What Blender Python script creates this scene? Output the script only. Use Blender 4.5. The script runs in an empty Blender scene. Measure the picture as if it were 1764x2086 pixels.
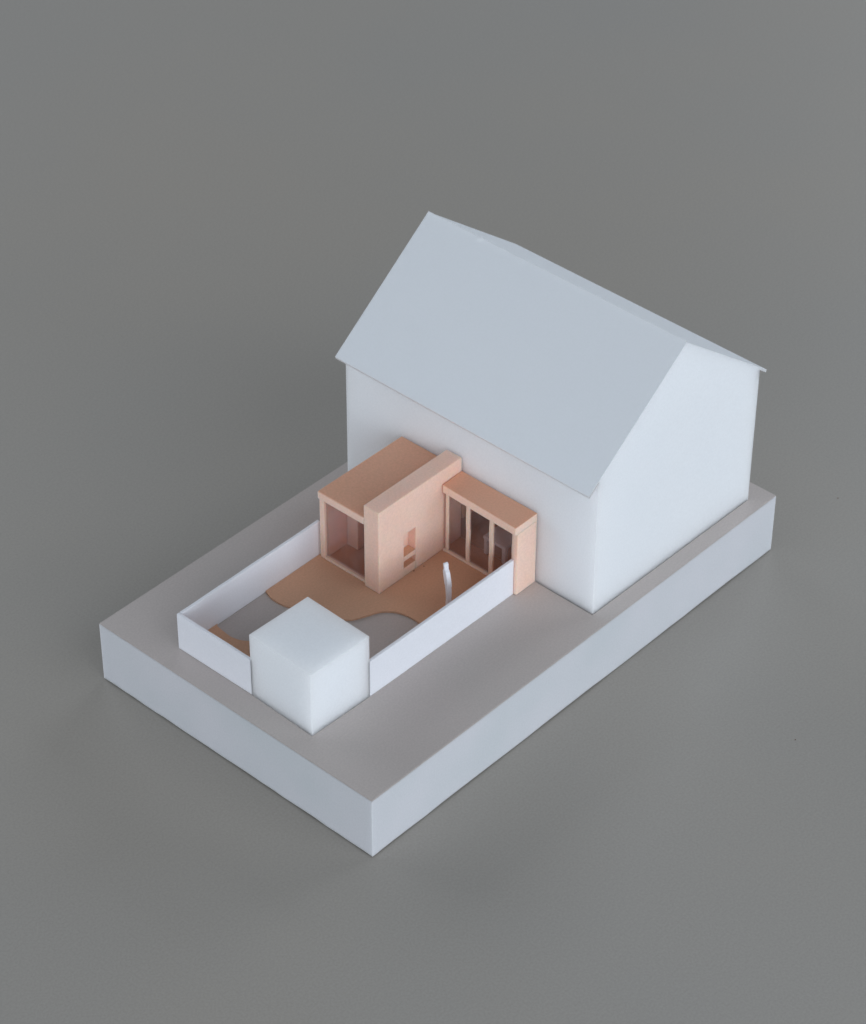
import bpy, bmesh, math, random
from mathutils import Matrix, Vector
random.seed(4)
S = bpy.context.scene
C = S.collection
W = 0.12                      # short side of the model's base block, metres; all coordinates below are in units of W

# ---------------------------------------------------------------- camera
cam = bpy.data.objects.new('camera', bpy.data.cameras.new('camera')); C.objects.link(cam)
S.camera = cam
cam.data.sensor_fit = 'HORIZONTAL'; cam.data.sensor_width = 36
cam.data.lens = 5822.37 / 1764 * 36
cam.data.clip_start = 0.02; cam.data.clip_end = 50
cam.matrix_world = (Matrix.Translation(Vector((-3.6836, -3.5322, 5.204)) * W)
                    @ Matrix.Rotation(-0.8355, 4, 'Z') @ Matrix.Rotation(0.8959, 4, 'X') @ Matrix.Rotation(0.0049, 4, 'Z'))
cam.data.dof.use_dof = True
cam.data.dof.focus_distance = 0.865
cam.data.dof.aperture_fstop = 60

# ---------------------------------------------------------------- light
world = bpy.data.worlds.new('World'); S.world = world; world.use_nodes = True
bg = world.node_tree.nodes['Background']
bg.inputs[0].default_value = (0.912, 1.0, 1.105, 1); bg.inputs[1].default_value = 0.148

def lamp(name, loc, target, size, size_y, power, col):
    l = bpy.data.lights.new(name, 'AREA'); l.shape = 'RECTANGLE'; l.size = size; l.size_y = size_y
    l.energy = power; l.color = col
    o = bpy.data.objects.new(name, l); C.objects.link(o)
    o.location = loc
    o.rotation_euler = (Vector(target) - Vector(loc)).to_track_quat('-Z', 'Y').to_euler()
    return o
mid = (0.1, 0.06, 0.03)
def around(name, az, elev, dist, size, size_y, power, col):
    """lamp at compass angle az (0 = along -y, 90 = along -x) and height angle elev, facing the model"""
    a, e = math.radians(az), math.radians(elev)
    loc = (mid[0] - dist * math.cos(e) * math.sin(a), mid[1] - dist * math.cos(e) * math.cos(a), dist * math.sin(e))
    return lamp(name, loc, mid, size, size_y, power, col)
DAY = (0.912, 1.0, 1.105)                         # cool daylight from the windows round the room
for nm, az, el, k in (('window_right', 0, 12, 0.80), ('window_right_high', 0, 45, 0.25), ('window_front', 45, 15, 0.592),
                      ('window_left', 90, 12, 0.479), ('window_back_left', 180, 25, 0.523), ('window_back', -90, 25, 0.66)):
    around(nm, az, el, 3.0, 2.4, 1.3, 40 * k, DAY)
S.view_settings.view_transform = 'Standard'; S.view_settings.look = 'None'
S.view_settings.exposure = 0.07; S.view_settings.gamma = 1.0
S.cycles.max_bounces = 32; S.cycles.diffuse_bounces = 24; S.cycles.transparent_max_bounces = 12

# ---------------------------------------------------------------- materials
def material(name, col, col2, sss=0.0, radius=(0.004, 0.004, 0.004), rough=0.6, grain=9000, mottle=60, amount=0.5, bump=0.04, spec=0.3, grain_amt=0.06):
    m = bpy.data.materials.new(name); m.use_nodes = True
    nt = m.node_tree; N = nt.nodes; L = nt.links
    b = N['Principled BSDF']
    tc = N.new('ShaderNodeTexCoord')
    n1 = N.new('ShaderNodeTexNoise'); n1.inputs['Scale'].default_value = mottle; n1.inputs['Detail'].default_value = 4
    n2 = N.new('ShaderNodeTexNoise'); n2.inputs['Scale'].default_value = grain; n2.inputs['Detail'].default_value = 2
    geo = N.new('ShaderNodeNewGeometry')
    L.new(geo.outputs['Position'], n1.inputs['Vector']); L.new(geo.outputs['Position'], n2.inputs['Vector'])
    r = N.new('ShaderNodeMapRange'); r.inputs[1].default_value = 0.3; r.inputs[2].default_value = 0.7
    r.inputs[3].default_value = 0.5 - amount / 2; r.inputs[4].default_value = 0.5 + amount / 2
    L.new(n1.outputs['Fac'], r.inputs[0])
    mx = N.new('ShaderNodeMix'); mx.data_type = 'RGBA'
    mx.inputs[6].default_value = (*col, 1); mx.inputs[7].default_value = (*col2, 1)
    L.new(r.outputs[0], mx.inputs[0])
    g = N.new('ShaderNodeMapRange'); g.inputs[1].default_value = 0.3; g.inputs[2].default_value = 0.7
    g.inputs[3].default_value = 1 - grain_amt; g.inputs[4].default_value = 1 + grain_amt
    L.new(n2.outputs['Fac'], g.inputs[0])
    v = N.new('ShaderNodeVectorMath'); v.operation = 'SCALE'
    L.new(mx.outputs[2], v.inputs[0]); L.new(g.outputs[0], v.inputs['Scale'])
    L.new(v.outputs[0], b.inputs['Base Color'])
    b.inputs['Roughness'].default_value = rough
    b.inputs['Specular IOR Level'].default_value = spec
    if sss:
        b.inputs['Subsurface Weight'].default_value = sss
        b.inputs['Subsurface Radius'].default_value = radius
        b.inputs['Subsurface Scale'].default_value = 1.0
    bp = N.new('ShaderNodeBump'); bp.inputs['Strength'].default_value = bump; bp.inputs['Distance'].default_value = 0.0003
    L.new(n2.outputs['Fac'], bp.inputs['Height']); L.new(bp.outputs[0], b.inputs['Normal'])
    return m

white = material('white_foam', (0.86, 0.87, 0.88), (0.84, 0.855, 0.875), 1.0, (0.0120, 0.0120, 0.0120), mottle=35, grain=1500, grain_amt=0.022)
white_sheet = material('white_fence_sheet', (0.83, 0.83, 0.86), (0.80, 0.80, 0.84), 0.45, (0.0018, 0.0018, 0.0018), mottle=40, grain=1500, grain_amt=0.022)
orange = material('orange_foam', (0.90, 0.615, 0.485), (0.89, 0.63, 0.52), 0.8, (0.0022, 0.0012, 0.0008), mottle=70, grain=1500, grain_amt=0.05)
orange_roof_shade = material('orange_roof_shaded', (0.76, 0.405, 0.265), (0.74, 0.42, 0.29), 0.5, (0.0014, 0.0008, 0.0006), mottle=60, grain=1500, grain_amt=0.055)  # deeper orange for slab tops: their dimmer light put into the colour
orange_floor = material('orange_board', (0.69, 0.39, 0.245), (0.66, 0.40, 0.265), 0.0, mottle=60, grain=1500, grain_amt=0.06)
grey_top = material('grey_card', (0.545, 0.478, 0.448), (0.515, 0.468, 0.435), 0.0, mottle=30, grain=1500, grain_amt=0.05, rough=0.5)
block_mat = material('block_white', (0.70, 0.68, 0.71), (0.57, 0.60, 0.61), 0.6, (0.003, 0.003, 0.003), mottle=30, grain=1500, grain_amt=0.03)
paper = material('backdrop_grey', (0.372, 0.338, 0.296), (0.352, 0.330, 0.300), 0.0, mottle=5, grain=1300, grain_amt=0.055, amount=1.0, rough=0.42, spec=0.4)
table_white = material('table_white', (0.80, 0.80, 0.83), (0.78, 0.78, 0.80), 0.6, mottle=70, grain=5000)
crumb_mat = material('crumb_brown', (0.12, 0.05, 0.03), (0.16, 0.07, 0.04), mottle=500)

def glass_material():
    m = bpy.data.materials.new('clear_acetate'); m.use_nodes = True
    nt = m.node_tree; N = nt.nodes; L = nt.links
    for n in list(N): N.remove(n)
    out = N.new('ShaderNodeOutputMaterial')
    t = N.new('ShaderNodeBsdfTransparent'); t.inputs[0].default_value = (0.90, 0.87, 0.87, 1)
    gl = N.new('ShaderNodeBsdfGlossy'); gl.inputs['Roughness'].default_value = 0.12; gl.inputs[0].default_value = (1, 1, 1, 1)
    d = N.new('ShaderNodeBsdfDiffuse'); d.inputs[0].default_value = (0.75, 0.72, 0.76, 1)
    fr = N.new('ShaderNodeValue'); fr.outputs[0].default_value = 0.045
    noise = N.new('ShaderNodeTexNoise'); noise.inputs['Scale'].default_value = 220
    geo = N.new('ShaderNodeNewGeometry'); L.new(geo.outputs['Position'], noise.inputs['Vector'])
    mr = N.new('ShaderNodeMapRange'); mr.inputs[1].default_value = 0.35; mr.inputs[2].default_value = 0.75
    mr.inputs[3].default_value = 0.014; mr.inputs[4].default_value = 0.055
    L.new(noise.outputs['Fac'], mr.inputs[0])
    m1 = N.new('ShaderNodeMixShader'); L.new(fr.outputs[0], m1.inputs[0]); L.new(t.outputs[0], m1.inputs[1]); L.new(gl.outputs[0], m1.inputs[2])
    m2 = N.new('ShaderNodeMixShader'); L.new(mr.outputs[0], m2.inputs[0]); L.new(m1.outputs[0], m2.inputs[1]); L.new(d.outputs[0], m2.inputs[2])
    L.new(m2.outputs[0], out.inputs[0])
    return m
glass = glass_material()
def skin_material():
    m = bpy.data.materials.new('white_roof_skin'); m.use_nodes = True
    nt = m.node_tree; N = nt.nodes; L = nt.links
    for n in list(N): N.remove(n)
    out = N.new('ShaderNodeOutputMaterial'); d = N.new('ShaderNodeBsdfDiffuse'); t = N.new('ShaderNodeBsdfTranslucent')
    noise = N.new('ShaderNodeTexNoise'); noise.inputs['Scale'].default_value = 1500
    geo = N.new('ShaderNodeNewGeometry'); L.new(geo.outputs['Position'], noise.inputs['Vector'])
    mx = N.new('ShaderNodeMix'); mx.data_type = 'RGBA'; mx.inputs[6].default_value = (0.93, 0.935, 0.94, 1); mx.inputs[7].default_value = (0.98, 0.985, 0.99, 1)
    L.new(noise.outputs['Fac'], mx.inputs[0]); L.new(mx.outputs[2], d.inputs[0]); L.new(mx.outputs[2], t.inputs[0])
    ms = N.new('ShaderNodeMixShader'); ms.inputs[0].default_value = 0.62
    L.new(d.outputs[0], ms.inputs[1]); L.new(t.outputs[0], ms.inputs[2]); L.new(ms.outputs[0], out.inputs[0])
    return m
white_roof = skin_material()

# ---------------------------------------------------------------- helpers
def thing(name, label, cat, pivot=(0, 0, 0), rot=0.0, group=None):
    o = bpy.data.objects.new(name, None); C.objects.link(o)
    o.empty_display_size = 0.01
    o.location = Vector(pivot) * W; o.rotation_euler = (0, 0, rot)
    o['label'] = label; o['category'] = cat
    if group: o['group'] = group
    o['_p'] = list(pivot)
    return o

def link(name, bm, mat, parent=None, bevel=0.0, pivot=None):
    """bm is in model units (W); stored in metres relative to the parent's pivot"""
    bmesh.ops.recalc_face_normals(bm, faces=bm.faces)
    if bevel:
        es = [e for e in bm.edges if len(e.link_faces) == 2 and e.calc_face_angle(0) > 0.35]
        bmesh.ops.bevel(bm, geom=es, offset=bevel, segments=2, affect='EDGES', clamp_overlap=True)
    root = parent
    off = Vector((0, 0, 0))
    while root is not None:
        if '_p' in root: off = Vector(root['_p']); break
        root = root.parent
    if pivot is not None: off = Vector(pivot)
    for v in bm.verts: v.co = (v.co - off) * W
    me = bpy.data.meshes.new(name); bm.to_mesh(me); bm.free()
    me.materials.append(mat)
    o = bpy.data.objects.new(name, me); C.objects.link(o)
    o.parent = parent
    if parent is None and pivot is not None: o.location = Vector(pivot) * W
    return o

def box(bm, x0, x1, y0, y1, z0, z1):
    vs = [bm.verts.new(p) for p in ((x0,y0,z0),(x1,y0,z0),(x1,y1,z0),(x0,y1,z0),(x0,y0,z1),(x1,y0,z1),(x1,y1,z1),(x0,y1,z1))]
    for f in ((0,3,2,1),(4,5,6,7),(0,1,5,4),(1,2,6,5),(2,3,7,6),(3,0,4,7)): bm.faces.new([vs[i] for i in f])
    return bm

def shade_top(o, mat):
    """paint upward faces a deeper orange, standing in for the weaker light on tops"""
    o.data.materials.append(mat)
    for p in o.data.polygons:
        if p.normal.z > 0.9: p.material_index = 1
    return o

def part_box(name, mat, parent, *a, bevel=0.0012):
    return link(name, box(bmesh.new(), *a), mat, parent, bevel)

def wobble(bm, amt, cuts=0):
    for v in bm.verts: v.co += Vector((random.uniform(-amt, amt), random.uniform(-amt, amt), 0))

def prism(bm, poly, axis, a, b):
    """extrude a polygon given as 2-tuples along an axis"""
    def P(p, t):
        return {'x': (t, p[0], p[1]), 'y': (p[0], t, p[1]), 'z': (p[0], p[1], t)}[axis]
    A = [bm.verts.new(P(p, a)) for p in poly]; B = [bm.verts.new(P(p, b)) for p in poly]
    bm.faces.new(A); bm.faces.new(B[::-1])
    n = len(poly)
    for i in range(n): bm.faces.new((A[i], A[(i+1) % n], B[(i+1) % n], B[i]))
    return bm

def cells(bm, xs, ys, zs, solid):
    """closed surface of the union of grid cells for which solid(i,j,k)"""
    V = {}
    def vert(i, j, k):
        if (i, j, k) not in V: V[(i, j, k)] = bm.verts.new((xs[i], ys[j], zs[k]))
        return V[(i, j, k)]
    nx, ny, nz = len(xs)-1, len(ys)-1, len(zs)-1
    s = lambda i, j, k: 0 <= i < nx and 0 <= j < ny and 0 <= k < nz and solid(i, j, k)
    for i in range(nx):
        for j in range(ny):
            for k in range(nz):
                if not s(i, j, k): continue
                for d, q in (((-1,0,0),((0,0,0),(0,0,1),(0,1,1),(0,1,0))), ((1,0,0),((1,0,0),(1,1,0),(1,1,1),(1,0,1))),
                             ((0,-1,0),((0,0,0),(1,0,0),(1,0,1),(0,0,1))), ((0,1,0),((0,1,0),(0,1,1),(1,1,1),(1,1,0))),
                             ((0,0,-1),((0,0,0),(0,1,0),(1,1,0),(1,0,0))), ((0,0,1),((0,0,1),(1,0,1),(1,1,1),(0,1,1)))):
                    if not s(i+d[0], j+d[1], k+d[2]):
                        bm.faces.new([vert(i+a, j+b, k+c) for a, b, c in q])
    bmesh.ops.dissolve_limit(bm, angle_limit=0.02, verts=bm.verts, edges=bm.edges)
    return bm

def smooth_curve(pts, n=10):
    out = []
    P = [pts[0]] + list(pts) + [pts[-1]]
    for i in range(1, len(P)-2):
        p0, p1, p2, p3 = (Vector(q) for q in P[i-1:i+3])
        for k in range(n):
            t = k / n
            out.append(tuple(0.5 * ((2*p1) + (p2-p0)*t + (2*p0-5*p1+4*p2-p3)*t*t + (3*p1-p0-3*p2+p3)*t**3)))
    out.append(tuple(pts[-1]))
    return out

H = 0.1995          # top of the base block
D = 0.0015
F = H + 0.0062      # top of the orange board
HX, HXB, HY, HYB, WE = 0.9166, 1.5951, 0.0497, 0.9614, 0.6597
RXM, RZ = 1.2513, 0.9216

# ---------------------------------------------------------------- surface it stands on
bm = bmesh.new()
R = 26.0
g = [bm.verts.new(p) for p in ((-R, -R, 0), (R, -R, 0), (R, R, 0), (-R, R, 0))]; bm.faces.new(g)
backdrop = link('backdrop_paper', bm, paper); backdrop['kind'] = 'structure'; backdrop['label'] = 'smooth mid grey paper surface under and behind the model'

# ---------------------------------------------------------------- base block
base = thing('base_block', 'thick pale grey slab with darker grey top, carrying the whole model', 'model base', (0, 0, 0))
BT = 0.004
bm = box(bmesh.new(), 0, 1.6664, 0, 1.0, 0.0006, H - BT)
bmesh.ops.subdivide_edges(bm, edges=[e for e in bm.edges if e.calc_length() > 0.5], cuts=24, use_grid_fill=True)
for v in bm.verts:
    if v.co.z < 0.01:
        v.co.z += random.uniform(0.0020, 0.0050)
link('body', bm, block_mat, base)
link('top_sheet', box(bmesh.new(), 0.0004, 1.6660, 0.0004, 0.9996, H - BT + 0.0001, H), grey_top, base, 0.0012)

# ---------------------------------------------------------------- house
house = thing('gabled_house', 'large plain white house model with a steep gabled roof', 'model house', (HX, HY, H), -0.0058)
T = 0.0075                                     # roof sheet thickness, measured vertically below
s1 = (RZ - WE) / (RXM - HX); s2 = (RZ - WE) / (HXB - RXM)
n1 = math.hypot(1, s1); n2 = math.hypot(1, s2)
dz = T * n1 + 0.0003
ov, ovb = 0.0406, 0.0315
SK = 0.0012 * n1                                # thin covering skin laid over both slopes
rx = RXM + 0.006
bm = prism(bmesh.new(), [(HX, H + 0.0003), (HXB, H + 0.0003), (HXB, WE - dz), (HXB + ovb - 0.002, WE - s2 * (ovb - 0.002) - dz), (HXB + ovb, WE - s2 * ovb - SK),
    (rx, RZ - (rx - RXM) * s2 - SK), (RXM, RZ - SK), (HX - ov, WE - s1 * ov - SK), (HX - ov + 0.002, WE - s1 * (ov - 0.002) - dz), (HX, WE - dz)], 'y', HY, HYB)
body = link('wall', bm, white, house, 0.0)
cut = bmesh.new()
box(cut, HX + 0.03, 1.25, 0.20, 0.80, F + 0.0003, 0.42)
box(cut, HX - 0.05, HX + 0.04, 0.281, 0.735, F + 0.0003, 0.388)
cutter = link('cutter', cut, white, house)
md = body.modifiers.new('b', 'BOOLEAN'); md.object = cutter; md.operation = 'DIFFERENCE'; md.solver = 'EXACT'; md.use_self = True
bpy.context.view_layer.update()
dg = bpy.context.evaluated_depsgraph_get()
me = bpy.data.meshes.new_from_object(body.evaluated_get(dg))
body.modifiers.clear(); body.data = me
bpy.data.objects.remove(cutter)

def roof_sheet(xa, za, xb, zb, y0, y1, jut=0.0, nick=None):
    d = Vector((xb - xa, 0, zb - za)).normalized()
    n = Vector((-d.z, 0, d.x))
    if n.z < 0: n = -n
    Lr = (Vector((xb, 0, zb)) - Vector((xa, 0, za))).length
    ts = [-jut, 0.012, Lr * 0.5, Lr - 0.01, Lr + 0.0008]
    bm = bmesh.new(); K = 60; top = []
    ys = [y0 + (y1 - y0) * k / K for k in range(K + 1)]
    for k, y in enumerate(ys):
        a, b = random.uniform(-1, 1) * 0.0005, random.uniform(-1, 1) * 0.0003
        if nick and abs(y - nick) < 0.008: a -= 0.0030
        if nick and abs(y - nick - 0.016) < 0.008: a += 0.002
        row = []
        for i, t in enumerate(ts):
            p = Vector((xa, y, za)) + d * (t + (a if i == 0 else b if i == 4 else 0))
            if nick and i == 0 and abs(y - nick) < 0.008: p += n * 0.0018
            row.append(p)
        row = [row[0] - n * 0.0010] + row + [row[-1] - n * 0.0010]
        top.append([bm.verts.new(p) for p in row])
    m = len(ts) + 2
    for k in range(K):
        for i in range(m - 1): bm.faces.new((top[k][i], top[k][i+1], top[k+1][i+1], top[k+1][i]))
    for k in (0, K):
        lo = [bm.verts.new(v.co - n * 0.0010) for v in top[k][1:-1]]
        for i in range(len(lo) - 1): bm.faces.new((top[k][i+1], top[k][i+2], lo[i+1], lo[i]))
    return link('roof_panel', bm, white_roof, house)
roof_sheet(RXM, RZ, HX - ov, WE - s1 * ov, HY - 0.0006, HYB + 0.0006, 0.0025, 0.765)
roof_sheet(rx, RZ - (rx - RXM) * s2, HXB + ovb, WE - s2 * ovb, HY - 0.0006, HYB + 0.0006)
# rooms cut into the house behind the glazing: lined in the orange board
part_box('room_floor', orange_floor, house, HX + 0.0305, 1.2495, 0.2005, 0.7995, H + 0.003 + 0.0035, F + 0.0012, bevel=0)
part_box('room_ceiling', orange_floor, house, HX + 0.0305, 1.2495, 0.2005, 0.7995, 0.410, 0.4195, bevel=0)
part_box('room_back_wall', orange_floor, house, 1.235, 1.2495, 0.2005, 0.7995, F + 0.0015, 0.4095, bevel=0)
part_box('room_side_wall', orange_floor, house, HX + 0.0305, 1.2345, 0.2005, 0.2105, F + 0.0015, 0.4095, bevel=0)
part_box('room_side_wall', orange_floor, house, HX + 0.0305, 1.2345, 0.7895, 0.7995, F + 0.0015, 0.4095, bevel=0)
part_box('threshold', orange_floor, house, HX + 0.0006, HX + 0.0300, 0.2815, 0.7295, F + 0.0006, F + 0.0015, bevel=0)
part_box('opening_lining', orange_floor, house, HX + 0.0015, HX + 0.0295, 0.7300, 0.7345, F + 0.0008, 0.3875, bevel=0)
part_box('room_divider', orange_floor, house, HX + 0.0062, 1.2345, 0.527, 0.537, 0.268, 0.3875, bevel=0)
# ---------------------------------------------------------------- extension
GX, GY = HX, 0.2532
ext = thing('orange_extension', 'pale orange flat roofed extension with glazed fronts, built against the white house', 'model extension', (GX, GY, H), 0.005)
ER, EF, EL = HX + 0.0008, HX + 0.0040, HX + 0.0056      # right wing, dividing wall, left wing: butted to the slightly turned house wall
PX, PY, PYB, PZ = 0.5886, 0.5263, 0.5806, H + 0.2842
# tall dividing wall with two recesses (a window niche and a low slot below it) and a loose panel under them
NX0, NX1 = 0.6872, 0.7353
xs = [PX, NX0, NX1, EF]; ys = [PY, 0.5546, PYB]; zs = [F + 0.0003, 0.2345, 0.2575, 0.2745, 0.3520, PZ]
def solid(i, j, k):
    if i == 1 and j == 0 and k in (0, 1, 2, 3): return False
    return True
fin = link('dividing_wall', cells(bmesh.new(), xs, ys, zs, solid), orange, ext, 0.0011)
shade_top(part_box('niche_shelf', orange, fin, NX0 + 0.0003, NX1 - 0.0003, PY + 0.0008, 0.5543, 0.2585, 0.2745, bevel=0.0004), orange_floor)
shade_top(part_box('niche_panel', orange, fin, NX0 + 0.0005, NX1 - 0.0005, PY + 0.0010, 0.5543, F + 0.0004, 0.2350, bevel=0.0004), orange_floor)

# left wing
LZ = H + 0.2424
def quad_slab(poly, z0, z1): return prism(bmesh.new(), poly, 'z', z0, z1)
shade_top(link('roof', quad_slab([(0.588, PYB + 0.0004), (EL, PYB + 0.0004), (EL, 0.7492), (0.588, 0.7510)], LZ - 0.0245, LZ), orange, ext, 0.0013), orange_roof_shade)
part_box('side_wall', orange, ext, 0.612, EL, 0.7372, 0.7520, F + 0.0003, LZ - 0.0249)
cl = part_box('closet_wall', orange, ext, 0.685, 0.760, 0.6960, 0.7368, F + 0.0006, LZ - 0.0252)
wl = link('window_frame', box(bmesh.new(), 0.5975, 0.6115, 0.7375, 0.7545, F + 0.0003, LZ - 0.0249), orange, ext, 0.0012)
part_box('sill', orange, wl, 0.5965, 0.6115, PYB + 0.0004, 0.7371, F + 0.0003, F + 0.0090)
part_box('pane', glass, wl, 0.6055, 0.6075, PYB + 0.001, 0.7365, F + 0.0094, LZ - 0.0251, bevel=0)

# right wing
QZ = H + 0.2393
shade_top(link('roof', quad_slab([(0.828, 0.2532), (ER, 0.2532), (ER + 0.002, 0.5250), (0.8375, 0.5215)], QZ - 0.0252, QZ), orange, ext, 0.0008), orange_roof_shade)
part_box('side_wall', orange, ext, 0.8385, ER - 0.0004, 0.2537, 0.2712, F - 0.0055, QZ - 0.0256)
wr = link('window_frame', box(bmesh.new(), 0.8450, 0.8530, 0.5070, 0.5175, F + 0.0003, QZ - 0.0256), orange, ext, 0.0010)
for a, b in ((0.4308, 0.4435), (0.3462, 0.3605), (0.2720, 0.2800)):
    bm = box(bmesh.new(), 0.8450, 0.8530, a, b, F + 0.0082, QZ - 0.0256)
    bmesh.ops.subdivide_edges(bm, edges=[e for e in bm.edges if e.calc_length() > 0.1], cuts=9, use_grid_fill=True)
    for v in bm.verts: v.co.y += 0.0006 * math.sin(v.co.z * 60 + a * 70)
    link('mullion', bm, orange, wr, 0.0010)
part_box('sill', orange, wr, 0.8415, 0.8540, 0.2716, 0.5245, F + 0.0003, F + 0.0078)
for a, b in ((0.4437, 0.5068), (0.3607, 0.4306), (0.2802, 0.3460)):
    part_box('pane', glass, wr, 0.8490, 0.8508, a, b, F + 0.0080, QZ - 0.0257, bevel=0)

# ---------------------------------------------------------------- patio board
patio = thing('patio_board', 'flat orange brown ground sheet with curved edges, inside the white fence', 'patio', (GX, GY, H), 0.005)
up = smooth_curve([(0.3925, 0.7640), (0.3817, 0.7291), (0.3828, 0.6914), (0.3876, 0.6736), (0.4020, 0.6250), (0.4280, 0.5600), (0.4565, 0.5178),
                   (0.4729, 0.5051), (0.5046, 0.4911), (0.5364, 0.4772), (0.5591, 0.4546), (0.5715, 0.4286), (0.5762, 0.3957), (0.5726, 0.3584), (0.5600, 0.3100), (0.5400, 0.2720)])
poly = up + [(0.8375, 0.2690), (0.8375, 0.2720), (0.9480, 0.2720), (0.9480, 0.7300), (0.9130, 0.7300), (0.9130, 0.7560), (0.6050, 0.7560), (0.6050, 0.7640)]
link('main_sheet', prism(bmesh.new(), poly, 'z', H + 0.0004, F), orange_floor, patio)
lo = smooth_curve([(0.2100, 0.7640), (0.2037, 0.7602), (0.2002, 0.7404), (0.1975, 0.7183), (0.1969, 0.6983), (0.2035, 0.6728), (0.2184, 0.6494),
                   (0.2500, 0.6000), (0.2950, 0.5300), (0.3450, 0.4500), (0.3800, 0.3750), (0.3950, 0.3200), (0.4000, 0.2745)])
poly = lo + [(0.2850, 0.2760), (0.2850, 0.5020), (0.0775, 0.5020), (0.0785, 0.7640)]
link('front_strip', prism(bmesh.new(), poly, 'z', H + 0.0004, F), orange_floor, patio)

# ---------------------------------------------------------------- fences
FZ = H + 0.1201
def fence_panel(name, parent, x0, x1, y0, y1, z0, z1, along):
    bm = box(bmesh.new(), x0, x1, y0, y1, z0, z1)
    n = 10
    es = [e for e in bm.edges if abs((e.verts[1].co - e.verts[0].co)[along]) > 0.1]
    bmesh.ops.subdivide_edges(bm, edges=es, cuts=n, use_grid_fill=True)
    for v in bm.verts:
        if v.co.z > z1 - 1e-4: v.co.z += random.uniform(-0.0006, 0.0006)
    return link(name, bm, white_sheet, parent, 0.0008)
FB = F + 0.0003
f1 = thing('garden_fence', 'low white fence forming the far long side and left front end of the courtyard', 'fence', (GX, GY, H), 0.005, 'white courtyard fences')
fence_panel('fence_panel', f1, 0.0868, 0.6080, 0.7645, 0.7735, H + 0.0003, FZ, 0)
fence_panel('fence_panel', f1, 0.0758, 0.0853, 0.4850, 0.7735, H + 0.0009, FZ, 1)
f2 = thing('garden_fence', 'long low white fence running from the white cube back to the orange side wall', 'fence', (GX, GY, H), 0.005, 'white courtyard fences')
bm = prism(bmesh.new(), [(0.2769, 0.2701), (0.40, 0.2682), (0.55, 0.2668), (0.70, 0.2652), (0.8378, 0.2640), (0.8378, 0.2735), (0.70, 0.2747), (0.55, 0.2763), (0.40, 0.2777), (0.2769, 0.2796)], 'z', H + 0.0003, FZ)
link('fence_panel', bm, white_sheet, f2, 0.0008)

# ---------------------------------------------------------------- shed
SX, SXB, SY, SYB = 0.0681, 0.2772, 0.2724, 0.4975
bm = box(bmesh.new(), SX, SXB, SY, SYB, H + 0.0003, H + 0.2079)
shed = link('garden_shed', bm, white, None, 0.0008, pivot=(SX, SY, H))
shed.rotation_euler = (0, 0, -0.0275)
shed['label'] = 'small solid white cube at the near corner of the fenced courtyard'; shed['category'] = 'model shed'

# ---------------------------------------------------------------- cut-out figure
fig = thing('person', 'slim white standing figure cutout seen almost edge on, on the patio by the fence', 'person figure', (0.6736, 0.352, F), math.radians(-110))
sil = [(-.0085,0), (.0085,0), (.0088,.012), (.0075,.035), (.0092,.058), (.0105,.074), (.0125,.072), (.0145,.076),
       (.0155,.086), (.0150,.100), (.0135,.116), (.010,.1205), (.0062,.1235), (.0055,.127), (.0065,.131), (.0070,.137), (.0055,.1415), (.001,.1430), (-.0035,.1418),
       (-.0055,.137), (-.0052,.131), (-.0045,.127), (-.005,.1235), (-.009,.1205), (-.0135,.116), (-.0155,.098), (-.0150,.080), (-.0125,.074), (-.0105,.074), (-.0092,.058), (-.0075,.035), (-.0088,.012)]
bm = prism(bmesh.new(), [(p[0] * 0.70 + 0.6736 - 0.085 * p[1] + 0.006 * math.sin(p[1] * 30), p[1] + F + 0.0003) for p in sil], 'y', 0.352 - 0.0062, 0.352 + 0.0062)
link('body', bm, white_sheet, fig, 0.0006)

# ---------------------------------------------------------------- table
tb = thing('small_table', 'small white table behind the glass of the right wing', 'table', (0.955, 0.3935, F), 0.0)
part_box('tabletop', table_white, tb, 0.906, 1.010, 0.3530, 0.4340, 0.2590, 0.2690)
for x, y in ((0.914, 0.361), (0.914, 0.426), (1.002, 0.361), (1.002, 0.426)):
    part_box('leg', table_white, tb, x - 0.0065, x + 0.0065, y - 0.0065, y + 0.0065, F + 0.0015, 0.2588)

# ---------------------------------------------------------------- crumbs and specks
def crumb(x, y, z, r, label):
    bm = bmesh.new(); bmesh.ops.create_icosphere(bm, subdivisions=1, radius=r)
    for v in bm.verts: v.co *= random.uniform(0.7, 1.2); v.co.z *= 0.6
    for v in bm.verts: v.co += Vector((x, y, z + r * 0.5))
    o = link('glue_crumb', bm, crumb_mat, None, pivot=(x, y, z))
    o['label'] = label; o['category'] = 'crumb'; o['group'] = 'dark crumbs at the foot of the orange wall'
crumb(0.7225, 0.5225, F, 0.0024, 'dark glue crumb at the foot of the orange wall, directly below the niche')
crumb(0.7560, 0.5160, F, 0.0018, 'tiny dark crumb on the patio a little right of the niche')

def speck(x, y, z, r, label):
    bm = bmesh.new(); bmesh.ops.create_icosphere(bm, subdivisions=1, radius=r)
    for v in bm.verts: v.co = Vector((v.co.x * 1.4, v.co.y, v.co.z * 0.5)) * random.uniform(0.8, 1.2) + Vector((x, y, z + r * 0.5))
    o = link('dust_speck', bm, crumb_mat, None, pivot=(x, y, z))
    o['label'] = label; o['category'] = 'speck'; o['group'] = 'dark specks of dust on the grey paper'
speck(1.9904, -0.0019, 0, 0.0018, 'tiny dark dust speck on the grey paper, right of the base block near the house')
speck(1.0738, -0.5284, 0, 0.0017, 'tiny dark dust speck on the grey paper, lower right, in front of the base block')

for o in C.objects:
    if '_p' in o: del o['_p']
